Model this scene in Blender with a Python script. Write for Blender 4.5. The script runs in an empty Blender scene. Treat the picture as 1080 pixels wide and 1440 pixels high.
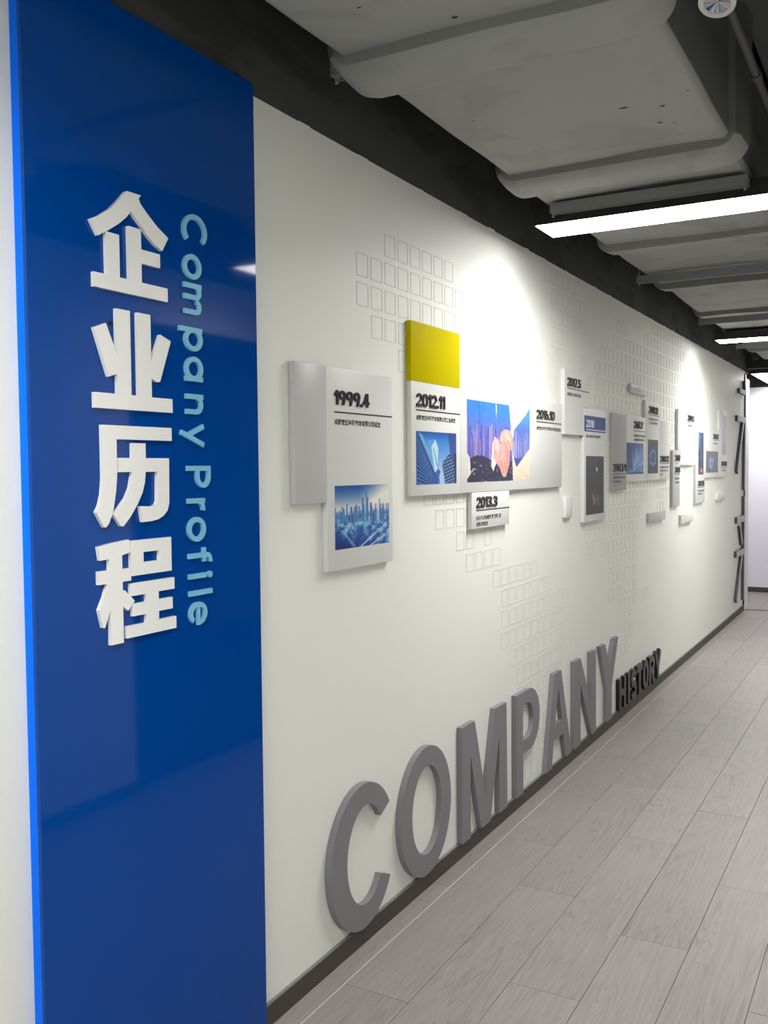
import bpy, bmesh, math, random
import numpy as np
from mathutils import Vector, Matrix, noise
from mathutils.geometry import delaunay_2d_cdt

random.seed(7)
SC = bpy.context.scene
COL = SC.collection

# ---------------------------------------------------------------- camera
cam = bpy.data.cameras.new('camera'); camo = bpy.data.objects.new('camera', cam); COL.objects.link(camo)
cam.sensor_fit = 'VERTICAL'; cam.sensor_height = 24.0
cam.lens = 1330.95 / 1440 * 24.0
rt = Vector((0.87411746, 0.48563636, -0.00871702)); up = Vector((-0.01450007, 0.04402968, 0.99892499)); fw = Vector((-0.48549811, 0.87305138, -0.04552888))
mw = Matrix.Identity(4)
for i in range(3):
    mw[i][0] = rt[i]; mw[i][1] = up[i]; mw[i][2] = -fw[i]
mw[0][3], mw[1][3], mw[2][3] = 1.5, 0.0, 1.5
camo.matrix_world = mw
cam.clip_start = 0.02
SC.camera = camo

# ---------------------------------------------------------------- world, exposure
w = bpy.data.worlds.new('world'); SC.world = w; w.use_nodes = True
w.node_tree.nodes['Background'].inputs[0].default_value = (0.5, 0.52, 0.55, 1)
w.node_tree.nodes['Background'].inputs[1].default_value = 0.1
LAMP_STRENGTH = 17.5        # diffuser glow
LAMP_POWER = 26.5           # area light added under it, shortened to dim the wall patch
SC.view_settings.view_transform = 'Standard'; SC.view_settings.look = 'None'
SC.view_settings.gamma = 1.0; SC.view_settings.use_curve_mapping = False
SC.view_settings.exposure = 0.0

# ---------------------------------------------------------------- materials
def lin(c):
    return tuple(((x / 255) / 12.92 if x / 255 <= .04045 else ((x / 255 + .055) / 1.055) ** 2.4) for x in c) + (1,)

def mat(name, rgb, rough=.5, metal=0., coat=0., bump=0., bscale=40., var=0., vscale=6., spec=None, sub=0.):
    """plain principled surface with noise relief and a little colour variation"""
    m = bpy.data.materials.new(name); m.use_nodes = True
    nt = m.node_tree; b = nt.nodes['Principled BSDF']
    col = lin(rgb)
    b.inputs['Base Color'].default_value = col
    b.inputs['Roughness'].default_value = rough; b.inputs['Metallic'].default_value = metal
    if coat: b.inputs['Coat Weight'].default_value = coat; b.inputs['Coat Roughness'].default_value = .03
    if spec is not None: b.inputs['Specular IOR Level'].default_value = spec
    tc = nt.nodes.new('ShaderNodeTexCoord')
    if var:
        n = nt.nodes.new('ShaderNodeTexNoise'); n.inputs['Scale'].default_value = vscale; n.inputs['Detail'].default_value = 4
        nt.links.new(tc.outputs['Object'], n.inputs['Vector'])
        mx = nt.nodes.new('ShaderNodeMix'); mx.data_type = 'RGBA'
        mx.inputs[6].default_value = tuple(c * (1 - var) for c in col[:3]) + (1,)
        mx.inputs[7].default_value = tuple(min(1, c * (1 + var)) for c in col[:3]) + (1,)
        nt.links.new(n.outputs['Fac'], mx.inputs[0]); nt.links.new(mx.outputs[2], b.inputs['Base Color'])
    if bump:
        n = nt.nodes.new('ShaderNodeTexNoise'); n.inputs['Scale'].default_value = bscale; n.inputs['Detail'].default_value = 5
        nt.links.new(tc.outputs['Object'], n.inputs['Vector'])
        bp = nt.nodes.new('ShaderNodeBump'); bp.inputs['Strength'].default_value = bump; bp.inputs['Distance'].default_value = .01
        nt.links.new(n.outputs['Fac'], bp.inputs['Height']); nt.links.new(bp.outputs[0], b.inputs['Normal'])
    return m

def emit(name, rgb, s):
    m = bpy.data.materials.new(name); m.use_nodes = True
    nt = m.node_tree; b = nt.nodes['Principled BSDF']
    b.inputs['Base Color'].default_value = (.8, .8, .8, 1)
    b.inputs['Emission Color'].default_value = rgb + (1,); b.inputs['Emission Strength'].default_value = s
    return m

def wood_floor(name):
    m = bpy.data.materials.new(name); m.use_nodes = True
    nt = m.node_tree; L = nt.links; N = nt.nodes.new; b = nt.nodes['Principled BSDF']
    tc = N('ShaderNodeTexCoord'); oi = N('ShaderNodeObjectInfo')
    off = N('ShaderNodeVectorMath'); off.operation = 'MULTIPLY_ADD'
    comb = N('ShaderNodeCombineXYZ'); L.new(oi.outputs['Random'], comb.inputs[0]); L.new(oi.outputs['Random'], comb.inputs[1]); L.new(oi.outputs['Random'], comb.inputs[2])
    off.inputs[1].default_value = (37, 53, 11); L.new(comb.outputs[0], off.inputs[0]); L.new(tc.outputs['Object'], off.inputs[2])
    mp = N('ShaderNodeMapping'); mp.inputs['Scale'].default_value = (15.0, 1.0, 1); L.new(off.outputs[0], mp.inputs[0])
    n1 = N('ShaderNodeTexNoise'); n1.inputs['Scale'].default_value = 1.0; n1.inputs['Detail'].default_value = 1.5; n1.inputs['Roughness'].default_value = .45; L.new(mp.outputs[0], n1.inputs['Vector'])
    mu = N('ShaderNodeMath'); mu.operation = 'MULTIPLY'; mu.inputs[1].default_value = 120; L.new(n1.outputs['Fac'], mu.inputs[0])
    si = N('ShaderNodeMath'); si.operation = 'SINE'; L.new(mu.outputs[0], si.inputs[0])
    rp = N('ShaderNodeMapRange'); rp.inputs[1].default_value = .35; rp.inputs[2].default_value = 1.0; L.new(si.outputs[0], rp.inputs[0])
    # fine streaks
    mp2 = N('ShaderNodeMapping'); mp2.inputs['Scale'].default_value = (120, 5, 1); L.new(off.outputs[0], mp2.inputs[0])
    n2 = N('ShaderNodeTexNoise'); n2.inputs['Scale'].default_value = 1.0; n2.inputs['Detail'].default_value = 3; L.new(mp2.outputs[0], n2.inputs['Vector'])
    # patchiness that breaks up the grain
    n3 = N('ShaderNodeTexNoise'); n3.inputs['Scale'].default_value = 3.5; n3.inputs['Detail'].default_value = 3; L.new(off.outputs[0], n3.inputs['Vector'])
    m3 = N('ShaderNodeMapRange'); m3.inputs[1].default_value = .35; m3.inputs[2].default_value = .65; L.new(n3.outputs['Fac'], m3.inputs[0])
    g = N('ShaderNodeMath'); g.operation = 'MULTIPLY'; L.new(rp.outputs[0], g.inputs[0]); L.new(m3.outputs[0], g.inputs[1])
    g2 = N('ShaderNodeMath'); g2.operation = 'MULTIPLY'; g2.inputs[1].default_value = .42; L.new(g.outputs[0], g2.inputs[0])
    base = N('ShaderNodeMix'); base.data_type = 'RGBA'; L.new(n2.outputs['Fac'], base.inputs[0])
    base.inputs[6].default_value = lin((126, 121, 119)); base.inputs[7].default_value = lin((157, 151, 148))
    dark = N('ShaderNodeMix'); dark.data_type = 'RGBA'; L.new(g2.outputs[0], dark.inputs[0]); L.new(base.outputs[2], dark.inputs[6])
    dark.inputs[7].default_value = lin((98, 93, 91))
    tint = N('ShaderNodeMix'); tint.data_type = 'RGBA'; tint.blend_type = 'MULTIPLY'; tint.inputs[0].default_value = 1
    tr = N('ShaderNodeMapRange'); tr.inputs[3].default_value = .93; tr.inputs[4].default_value = 1.06; L.new(oi.outputs['Random'], tr.inputs[0])
    L.new(dark.outputs[2], tint.inputs[6]); L.new(tr.outputs[0], tint.inputs[7])
    L.new(tint.outputs[2], b.inputs['Base Color'])
    b.inputs['Roughness'].default_value = .42
    bp = N('ShaderNodeBump'); bp.inputs['Strength'].default_value = .12; bp.inputs['Distance'].default_value = .002; bp.invert = True
    L.new(g.outputs[0], bp.inputs['Height']); L.new(bp.outputs[0], b.inputs['Normal'])
    return m

def patchy_dark(name):
    """black-painted plaster with darker repaired patches"""
    m = mat(name, (62, 62, 62), .8, bump=.25, bscale=30)
    nt = m.node_tree; L = nt.links; N = nt.nodes.new; b = nt.nodes['Principled BSDF']
    tc = N('ShaderNodeTexCoord'); mp = N('ShaderNodeMapping'); mp.inputs['Scale'].default_value = (1, 1.5, 4.5); L.new(tc.outputs['Object'], mp.inputs[0])
    n = N('ShaderNodeTexNoise'); n.inputs['Scale'].default_value = 1.3; n.inputs['Detail'].default_value = 6; n.inputs['Roughness'].default_value = .55; L.new(mp.outputs[0], n.inputs['Vector'])
    r = N('ShaderNodeValToRGB'); r.color_ramp.elements[0].position = .44; r.color_ramp.elements[1].position = .5
    r.color_ramp.elements[0].color = lin((50, 50, 50)); r.color_ramp.elements[1].color = lin((66, 66, 66)); L.new(n.outputs['Fac'], r.inputs[0])
    L.new(r.outputs[0], b.inputs['Base Color'])
    return m

def cloth_mat(name):
    """grey-painted insulation cloth with scuffs and creases"""
    m = mat(name, (150, 150, 146), .75, bump=.5, bscale=9)
    nt = m.node_tree; L = nt.links; N = nt.nodes.new; b = nt.nodes['Principled BSDF']
    tc = N('ShaderNodeTexCoord')
    n = N('ShaderNodeTexNoise'); n.inputs['Scale'].default_value = 2.2; n.inputs['Detail'].default_value = 7; n.inputs['Distortion'].default_value = 1.5; L.new(tc.outputs['Object'], n.inputs['Vector'])
    r = N('ShaderNodeValToRGB'); e = r.color_ramp.elements
    e[0].position = .5; e[0].color = lin((155, 155, 150)); e[1].position = .56; e[1].color = lin((147, 147, 143)); L.new(n.outputs['Fac'], r.inputs[0])
    v = N('ShaderNodeTexVoronoi'); v.inputs['Scale'].default_value = 2.1; L.new(tc.outputs['Object'], v.inputs['Vector'])
    n2 = N('ShaderNodeTexNoise'); n2.inputs['Scale'].default_value = 38; n2.inputs['Detail'].default_value = 3; L.new(tc.outputs['Object'], n2.inputs['Vector'])
    ad = N('ShaderNodeMath'); ad.operation = 'MULTIPLY_ADD'; ad.inputs[1].default_value = .09; L.new(n2.outputs['Fac'], ad.inputs[0]); L.new(v.outputs['Distance'], ad.inputs[2])
    th = N('ShaderNodeMath'); th.operation = 'LESS_THAN'; th.inputs[1].default_value = .08; L.new(ad.outputs[0], th.inputs[0])
    mx = N('ShaderNodeMix'); mx.data_type = 'RGBA'; L.new(th.outputs[0], mx.inputs[0]); L.new(r.outputs[0], mx.inputs[6]); mx.inputs[7].default_value = lin((48, 47, 45))
    L.new(mx.outputs[2], b.inputs['Base Color'])
    return m

M = {}
M['wall'] = mat('white_wall_paint', (233, 234, 228), .55, bump=.04, bscale=60, var=.012, vscale=2)
M['wall_cool_lit'] = mat('white_wall_cool_light_tint', (228, 227, 236), .5, bump=.03, bscale=60)  # bluish cast of the light past the corner, put into the wall colour
M['relief'] = mat('relief_outline', (206, 208, 200), .6)
M['dark'] = patchy_dark('black_painted_plaster')
M['slab'] = mat('black_painted_soffit', (52, 52, 52), .85, bump=.3, bscale=20, var=.2)
M['floor'] = wood_floor('grey_oak_planks')
M['seam'] = mat('floor_joint', (92, 88, 86), .8)
M['caulk'] = mat('cream_joint_filler', (214, 206, 190), .7)
M['base'] = mat('dark_brown_baseboard', (68, 60, 57), .5, var=.12, vscale=14, bump=.05)
M['blue'] = mat('deep_blue_acrylic', (0, 65, 148), .05, bump=.012, bscale=3, spec=.25)
M['blue_edge'] = mat('bright_blue_acrylic_edge', (0, 112, 250), .4, spec=.1)
M['acrylic'] = mat('white_acrylic', (240, 240, 238), .22, coat=.3)
M['pale_blue'] = mat('pale_blue_acrylic', (122, 190, 222), .3)
M['board'] = mat('white_board_gloss', (218, 218, 214), .38, spec=.35)
M['board_grey'] = mat('light_grey_board_gloss', (192, 190, 190), .38, spec=.35)
M['board_mid'] = mat('mid_grey_board_gloss', (160, 158, 155), .42, spec=.3)
M['yellow'] = mat('yellow_board_gloss', (200, 184, 0), .55, spec=.02)
M['ink'] = mat('black_ink', (28, 27, 27), .4)
M['black'] = mat('black_acrylic', (14, 14, 15), .3)
M['white_ink'] = mat('white_ink', (225, 232, 245), .4)
M['blue_ink'] = mat('blue_print', (22, 62, 142), .4, spec=.3)
M['grey'] = mat('grey_painted_letter', (124, 124, 128), .42, bump=.02, bscale=80)
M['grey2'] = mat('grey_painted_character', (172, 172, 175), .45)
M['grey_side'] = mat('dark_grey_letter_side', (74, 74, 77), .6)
M['cloth'] = cloth_mat('grey_insulation_cloth')
M['cloth_edge'] = mat('insulation_cloth_edge', (120, 120, 117), .85, bump=.3, bscale=40)
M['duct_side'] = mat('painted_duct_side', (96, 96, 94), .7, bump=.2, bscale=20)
M['steel'] = mat('grey_painted_steel', (125, 128, 126), .45, metal=.2, var=.1, vscale=20)
M['pipe'] = mat('dark_grey_pipe', (70, 70, 70), .5)
M['void'] = mat('matt_black_paint', (22, 22, 22), .8)
M['lamp_body'] = mat('black_lamp_body', (24, 24, 25), .5)
M['lamp'] = emit('lamp_diffuser', (1.0, .99, .965), LAMP_STRENGTH)
M['spot_white'] = mat('white_spot_body', (205, 205, 200), .4)
M['chrome'] = mat('faceted_reflector', (190, 190, 190), .12, metal=1.)
M['glass_dark'] = mat('dark_door_glass', (16, 20, 26), .05, coat=.5)
M['metal_dark'] = mat('dark_trim_metal', (40, 40, 43), .4, metal=.3)

# ---------------------------------------------------------------- object helpers
def tag(o, label=None, cat=None, group=None, kind=None):
    if label: o['label'] = label
    if cat: o['category'] = cat
    if group: o['group'] = group
    if kind: o['kind'] = kind
    return o

ORG = {}
def empty(name, loc, label, cat, group=None):
    o = bpy.data.objects.new(name, None); COL.objects.link(o); o.location = loc; o.empty_display_size = .05
    ORG[o] = Vector(loc)
    return tag(o, label, cat, group)

def link(name, bm, m, parent=None, smooth=0, origin=None):
    """bm is in world coordinates; becomes ONE object, under parent if given"""
    base = ORG.get(parent, Vector((0, 0, 0))) if parent else Vector(origin or (0, 0, 0))
    if base.length: bmesh.ops.translate(bm, vec=-base, verts=bm.verts)
    me = bpy.data.meshes.new(name); bm.to_mesh(me); bm.free()
    for mm in (m if isinstance(m, (list, tuple)) else [m]): me.materials.append(mm)
    if smooth:
        me.shade_smooth(); me.set_sharp_from_angle(angle=math.radians(smooth))
    o = bpy.data.objects.new(name, me); COL.objects.link(o)
    if parent: o.parent = parent; ORG[o] = base
    else: o.location = base; ORG[o] = base
    return o

def box(bm, x0, x1, y0, y1, z0, z1, bev=0., mi=0):
    r = bmesh.ops.create_cube(bm, size=1.0); vs = r['verts']
    for v in vs:
        v.co = ((x0 + x1) / 2 + v.co.x * (x1 - x0), (y0 + y1) / 2 + v.co.y * (y1 - y0), (z0 + z1) / 2 + v.co.z * (z1 - z0))
    fs = set(f for v in vs for f in v.link_faces)
    for f in fs: f.material_index = mi
    if bev:
        es = list(set(e for v in vs for e in v.link_edges))
        bmesh.ops.bevel(bm, geom=es, offset=bev, segments=2, profile=.5, affect='EDGES')
    return bm

def bx(*a, **k): return box(bmesh.new(), *a, **k)

def cyl(bm, p0, p1, r0, r1=None, seg=16, cap=True):
    p0, p1 = Vector(p0), Vector(p1); d = p1 - p0
    mt = Matrix.Translation((p0 + p1) / 2) @ d.to_track_quat('Z', 'Y').to_matrix().to_4x4()
    bmesh.ops.create_cone(bm, cap_ends=cap, segments=seg, radius1=r0, radius2=r0 if r1 is None else r1, depth=d.length, matrix=mt)
    return bm

def tube(bm, pts, r, seg=10):
    pts = [Vector(p) for p in pts]; rings = []
    for i, p in enumerate(pts):
        d = (pts[min(i + 1, len(pts) - 1)] - pts[max(i - 1, 0)]).normalized()
        q = d.to_track_quat('Z', 'Y')
        rings.append([bm.verts.new(p + q @ Vector((r * math.cos(2 * math.pi * k / seg), r * math.sin(2 * math.pi * k / seg), 0))) for k in range(seg)])
    for a, b in zip(rings, rings[1:]):
        for k in range(seg): bm.faces.new((a[k], a[(k + 1) % seg], b[(k + 1) % seg], b[k]))
    bm.faces.new(rings[0][::-1]); bm.faces.new(rings[-1])
    return bm

# ---- flat shapes on the left wall: u runs along the wall (+y), v is up (+z), t stands off the wall (+x)
def area(p): return sum(p[i][0] * p[(i + 1) % len(p)][1] - p[(i + 1) % len(p)][0] * p[i][1] for i in range(len(p))) / 2

def in_poly(x, y, p):
    c = False
    for i in range(len(p)):
        (x1, y1), (x2, y2) = p[i], p[i - 1]
        if (y1 > y) != (y2 > y) and x < (x2 - x1) * (y - y1) / (y2 - y1) + x1: c = not c
    return c

def prism(bm, polys, t0, t1, holes=(), mi=0, side=0):
    """union of simple polygons (minus holes) extruded from t0 to t1"""
    vs, fs = [], []
    for p in list(polys) + list(holes):
        if area(p) < 0: p = p[::-1]
        n = len(vs); vs += [Vector(q) for q in p]; fs.append(list(range(n, n + len(p))))
    V, E, F, ov, oe, of = delaunay_2d_cdt(vs, [], fs, 0, 1e-6)
    keep = []
    for f in F:
        cx = sum(V[i].x for i in f) / len(f); cy = sum(V[i].y for i in f) / len(f)
        if any(in_poly(cx, cy, p) for p in polys) and not any(in_poly(cx, cy, h) for h in holes): keep.append(f)
    a = {}; b = {}; cnt = {}
    for f in keep:
        for i in f:
            if i not in a:
                a[i] = bm.verts.new((t0, V[i].x, V[i].y)); b[i] = bm.verts.new((t1, V[i].x, V[i].y))
    for f in keep:
        if area([(V[i].x, V[i].y) for i in f]) < 0: f = f[::-1]
        bm.faces.new([b[i] for i in f]).material_index = mi
        bm.faces.new([a[i] for i in reversed(f)]).material_index = mi
        for i, j in zip(f, list(f[1:]) + [f[0]]): cnt[(i, j)] = 1
    for (i, j) in cnt:
        if (j, i) not in cnt: bm.faces.new((a[i], a[j], b[j], b[i])).material_index = side
    return bm

def rect(u0, u1, v0, v1): return [(u0, v0), (u1, v0), (u1, v1), (u0, v1)]

def ell(cx, cy, rx, ry, a0=0, a1=360, n=28, e=2.0):
    out = []
    for i in range(n + 1):
        a = math.radians(a0 + (a1 - a0) * i / n); c, s = math.cos(a), math.sin(a)
        out.append((cx + rx * math.copysign(abs(c) ** (2 / e), c), cy + ry * math.copysign(abs(s) ** (2 / e), s)))
    return out[:-1] if abs(a1 - a0) == 360 else out

def band(cx, cy, rx, ry, wx, wy=None, a0=0, a1=360, n=28, e=2.0):
    wy = wx if wy is None else wy
    if abs(a1 - a0) == 360:
        return band(cx, cy, rx, ry, wx, wy, 0, 181, n, e) + band(cx, cy, rx, ry, wx, wy, 180, 361, n, e)
    return [ell(cx, cy, rx, ry, a0, a1, n, e) + ell(cx, cy, rx - wx, ry - wy, a0, a1, n, e)[::-1]]

def seg(x0, y0, x1, y1, wd):
    dx, dy = x1 - x0, y1 - y0; l = math.hypot(dx, dy); nx, ny = -dy / l * wd / 2, dx / l * wd / 2
    return [(x0 + nx, y0 + ny), (x0 - nx, y0 - ny), (x1 - nx, y1 - ny), (x1 + nx, y1 + ny)]

def ribbon(pts, wd):
    l, r = [], []
    for i, p in enumerate(pts):
        a, b_ = pts[max(i - 1, 0)], pts[min(i + 1, len(pts) - 1)]; dx, dy = b_[0] - a[0], b_[1] - a[1]; n = math.hypot(dx, dy)
        l.append((p[0] - dy / n * wd / 2, p[1] + dx / n * wd / 2)); r.append((p[0] + dy / n * wd / 2, p[1] - dx / n * wd / 2))
    return l + r[::-1]

def fit(polys, fn): return [[fn(*q) for q in p] for p in polys]

def text_bm(body, u, v, size, t, off=.0, width=None, depth=.0004):
    """flat print in the built-in face, as thin geometry on the plane x = t"""
    c = bpy.data.curves.new('print', 'FONT'); c.body = body; c.size = size; c.offset = off; c.resolution_u = 2; c.space_line = .92
    o = bpy.data.objects.new('print', c); COL.objects.link(o)
    me = o.evaluated_get(bpy.context.evaluated_depsgraph_get()).to_mesh()
    bm = bmesh.new(); bm.from_mesh(me); o.to_mesh_clear()
    bpy.data.objects.remove(o); bpy.data.curves.remove(c)
    mx = max((q.co.x for q in bm.verts), default=1)
    k = width / mx if width else 1
    for q in bm.verts: q.co = (t + depth, u + q.co.x * k, v + q.co.y)
    return bm

# heavy grotesque figures, cell width w, height h, stroke s
def figure(ch, w, h, s):
    T = .26 * h
    if ch == '0': return band(w / 2, h / 2, w / 2, h / 2, s, s * .85, e=2.6)
    if ch == '1': return [rect(w * .52 - s, w * .52, 0, h), [(w * .52 - s, h), (w * .52 - s, h - s * 1.1), (0, h - s * 1.9), (0, h - s * 1.0)]]
    if ch == '2': return band(w / 2, h - .32 * h, w / 2, .32 * h, s, s * .85, -25, 178) + [[(0, s * .9), (s * 1.25, s * .9), (w, .56 * h), (w - s * 1.1, .56 * h)], rect(0, w, 0, s)]
    if ch == '3': return band(w / 2, .72 * h, w / 2, .28 * h, s, s * .8, -80, 170) + band(w / 2, .29 * h, w / 2, .29 * h, s, s * .8, -170, 80) + [rect(w * .3, w * .62, .45 * h, .58 * h)]
    if ch == '4': return [rect(w * .55, w * .55 + s, 0, h), rect(0, w, .2 * h, .2 * h + s * .9), [(0, .2 * h), (s * 1.1, .2 * h), (w * .55 + s, h), (w * .55 - s * .1, h)]]
    if ch == '5': return [rect(w * .1, w * .95, h - s * .9, h), rect(w * .08, w * .08 + s, .45 * h, h)] + band(w / 2, .32 * h, w / 2, .32 * h, s, s * .85, -165, 140)
    if ch == '7': return [rect(0, w, h - s * .95, h), [(w * .2, 0), (w * .2 + s * 1.1, 0), (w, h - s * .5), (w - s * 1.1, h - s * .5)]]
    if ch == '8': return band(w / 2, .73 * h, w * .46, .27 * h, s * .95, s * .75) + band(w / 2, .28 * h, w / 2, .28 * h, s, s * .75)
    if ch == '9': return band(w / 2, .67 * h, w / 2, .33 * h, s, s * .85) + [[(w - s, .67 * h), (w, .67 * h), (w * .75, 0), (w * .75 - s * 1.15, 0)]]
    if ch == '6': return fit(figure('9', w, h, s), lambda x, y: (w - x, h - y))
    if ch == '.': return [rect(0, s * .95, 0, s * .95)]
    if ch == '-': return [rect(0, w * .6, h * .4, h * .4 + s * .8)]
    return []

def figure_w(ch, w, s): return {'1': w * .52, '.': s * .95, '-': w * .6}.get(ch, w)

def figures(body, u0, v0, width, h):
    """list of (char, polygons) laid out to fill width"""
    w = .037; s = .0098; gap = .0045
    tot = sum(figure_w(c, w, s) for c in body) + gap * (len(body) - 1)
    k = width / tot; out = []; u = u0
    for c in body:
        cw = figure_w(c, w * k, s * k)
        out.append((c, fit(figure(c, w * k, h, s * min(k, 1)), lambda x, y: (u + x, v0 + y))))
        u += cw + gap * k
    return out

# ---------------------------------------------------------------- room shell
YB, YE, ZT, ZC, XR = -4.5, 10.36, 2.4666, 3.25, 1.70
wl = tag(link('wall_left', bx(-.12, 0, YB, YE, 0, ZT), M['wall']), kind='structure')
link('dark_band', bx(-.12, -.002, YB, YE + .3, ZT, ZC), M['dark'], wl)['label'] = 'black-painted band above the white wall, patchy'
# paint drips of the white edge running over the dark band
bm = bmesh.new()
for i in range(26):
    y = 2.0 + i * .33 + random.uniform(-.12, .12); box(bm, -.001, .001, y, y + random.uniform(.02, .09), ZT - .001, ZT + random.uniform(.001, .004))
link('paint_edge', bm, M['wall'], wl)['label'] = 'ragged white paint edge'

bm = bx(-2.4, XR + .12, YB, 12.06, -.12, -.008)
fl = tag(link('floor', bm, M['seam']), kind='structure')
tag(link('ceiling', bx(-2.4, XR + .12, YB, 12.06, ZC, ZC + .12), M['slab']), kind='structure')
# right wall with a dark glass door
DY0, DY1, DZ = 3.24, 4.75, 2.14
bm = bx(XR, XR + .12, YB, DY0, 0, ZT); box(bm, XR, XR + .12, DY1, 12.06, 0, ZT); box(bm, XR, XR + .12, DY0, DY1, DZ + .06, ZT)
wr = tag(link('wall_right', bm, M['wall']), kind='structure')
link('dark_band', bx(XR, XR + .12, YB, 12.06, ZT, ZC), M['slab'], wr)['label'] = 'black-painted band above the white wall'
bm = bx(XR + .02, XR + .12, DY0, DY1, DZ, DZ + .06); box(bm, XR + .02, XR + .12, DY0, DY0 + .05, 0, DZ); box(bm, XR + .02, XR + .12, DY1 - .05, DY1, 0, DZ)
dr = tag(link('door_1', bm, M['metal_dark']), kind='structure')
link('door_leaf', bx(XR + .06, XR + .075, DY0 + .05, DY1 - .05, 0.01, DZ), M['glass_dark'], dr)
bm = bmesh.new(); cyl(bm, (XR + .03, DY0 + .16, .9), (XR + .03, DY0 + .16, 1.5), .012); cyl(bm, (XR + .03, DY0 + .16, .95), (XR + .06, DY0 + .16, .95), .008); cyl(bm, (XR + .03, DY0 + .16, 1.45), (XR + .06, DY0 + .16, 1.45), .008)
link('door_handle', bm, M['steel'], dr)
tag(link('wall_back', bx(-.12, XR + .12, YB - .12, YB, 0, ZC), M['wall']), kind='structure')
# space past the corner
we = tag(link('wall_end', bx(-2.4, XR + .12, 11.94, 12.06, 0, 2.42), M['wall_cool_lit']), kind='structure')
link('dark_band', bx(-2.4, XR + .12, 11.945, 12.06, 2.42, ZC), M['slab'], we)['label'] = 'black-painted band above the far white wall'
tag(link('wall_far_left', bx(-2.52, -2.4, 10.6, 12.06, 0, ZC), M['wall_cool_lit']), kind='structure')
tag(link('wall_return', bx(-2.4, -.12, 10.52, 10.64, 0, ZC), M['wall_cool_lit']), kind='structure')
tag(link('trim_1', bx(-.12, .004, YE, YE + .28, 0, 2.40), M['wall_cool_lit']), kind='structure')       # white corner post past the wall's end
bm = bx(.0, .012, YE - .035, YE - .002, .062, 1.33); box(bm, .0, .012, YE - .035, YE - .002, 1.40, 2.44)
tag(link('trim_2', bm, M['metal_dark']), kind='structure')
tag(link('trim_3', bx(.02, XR, 10.40, 10.43, -.006, .004), M['base']), kind='structure')
# baseboards
def bb(name, x0, x1, y0, y1):
    bm = bx(x0, x1, y0, y1, 0, .058); 
    return tag(link(name, bm, M['base']), kind='structure')
b1 = bb('baseboard_left', 0, .0117, 1.985, YE)
link('top_lip', bx(0, .0105, 1.985, YE, .058, .0605), M['steel'], b1)['label'] = 'thin lighter top edge'
bb('baseboard_left_near', 0, .0117, YB, 1.25)
bb('baseboard_right', XR - .012, XR, YB, DY0); bb('baseboard_right_far', XR - .012, XR, DY1, 11.9)
bb('baseboard_end', -2.4, XR - .012, 11.928, 11.94)

# floor planks: 0.21 x 1.25 m, running along the corridor
def plank(x0, x1, y0, y1):
    bm = bmesh.new(); cx, cy = (x0 + x1) / 2, (y0 + y1) / 2
    box(bm, x0 - cx, x1 - cx, y0 - cy, y1 - cy, -.008, random.uniform(-.0003, .0003), bev=.0007)
    me = bpy.data.meshes.new('plank'); bm.to_mesh(me); bm.free(); me.materials.append(M['floor'])
    o = bpy.data.objects.new('plank', me); COL.objects.link(o); o.parent = fl; o.location = (cx, cy, 0)
PW, PL, G = .2106, 1.25, .0006
cols = [(.0, .0777, 3.024)] + [(.0777 + PW * k, min(.0777 + PW * (k + 1), XR), j) for k, j in enumerate((2.296, 3.155, 2.53, 2.96, 3.484, 2.7, 3.3, 2.45))]
for (x0, x1, j) in cols:
    y = j - math.ceil((j + 1.2) / PL) * PL
    while y < 10.4:
        ya, yb = max(y, -1.2), min(y + PL, 10.4)
        if yb - ya > .05: plank(x0 + G + (.0012 if x0 == .0777 else 0), x1 - G - (.0012 if x1 == .0777 else 0), ya + G, yb - G)
        y += PL
link('seam_strip', bx(.0767, .0789, -1.2, 10.4, -.008, -.0002), M['caulk'], fl)['label'] = 'cream filler line in the first joint'
for k in range(22):                                                     # boards past the threshold, laid across
    x0 = -2.4 + k * PW
    if x0 < XR - .05: plank(x0 + G, min(x0 + PW, XR) - G, 10.43, 11.94)
link('bare_stretch', bx(.0, XR, YB, -1.2, -.008, 0), M['floor'], fl)

# ---- outlined squares in low relief that make a dotted world map on the wall
rows = {-2: [(19, 24), (42, 51)], -1: [(20, 25), (32, 34), (40, 54)], 0: [(2, 7), (11, 12), (20, 25), (32, 57)], 1: [(0, 12), (20, 22), (29, 61)],
        2: [(0, 12), (15, 15), (20, 21), (25, 25), (28, 61)], 3: [(1, 3), (9, 11), (15, 17), (26, 60)], 4: [(3, 3), (8, 18), (27, 58)],
        5: [(4, 17), (26, 58)], 6: [(4, 16), (26, 56)], 7: [(4, 14), (27, 55)], 8: [(5, 13), (28, 54)], 9: [(5, 9), (29, 46)],
        10: [(6, 10), (30, 40), (44, 47)], 11: [(8, 9), (11, 11), (30, 38), (44, 46)], 12: [(9, 12), (26, 37)], 13: [(12, 17), (26, 27), (29, 37)], 14: [(13, 19), (31, 37)],
        15: [(13, 22), (31, 37)], 16: [(13, 22), (31, 37)], 17: [(14, 22), (33, 37), (39, 41)], 18: [(15, 22), (33, 36)], 19: [(15, 21), (34, 36)],
        20: [(16, 18), (33, 35)], 21: [(16, 18)], 22: [(16, 18)], 23: [(16, 17)], 24: [(16, 16)]}
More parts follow.
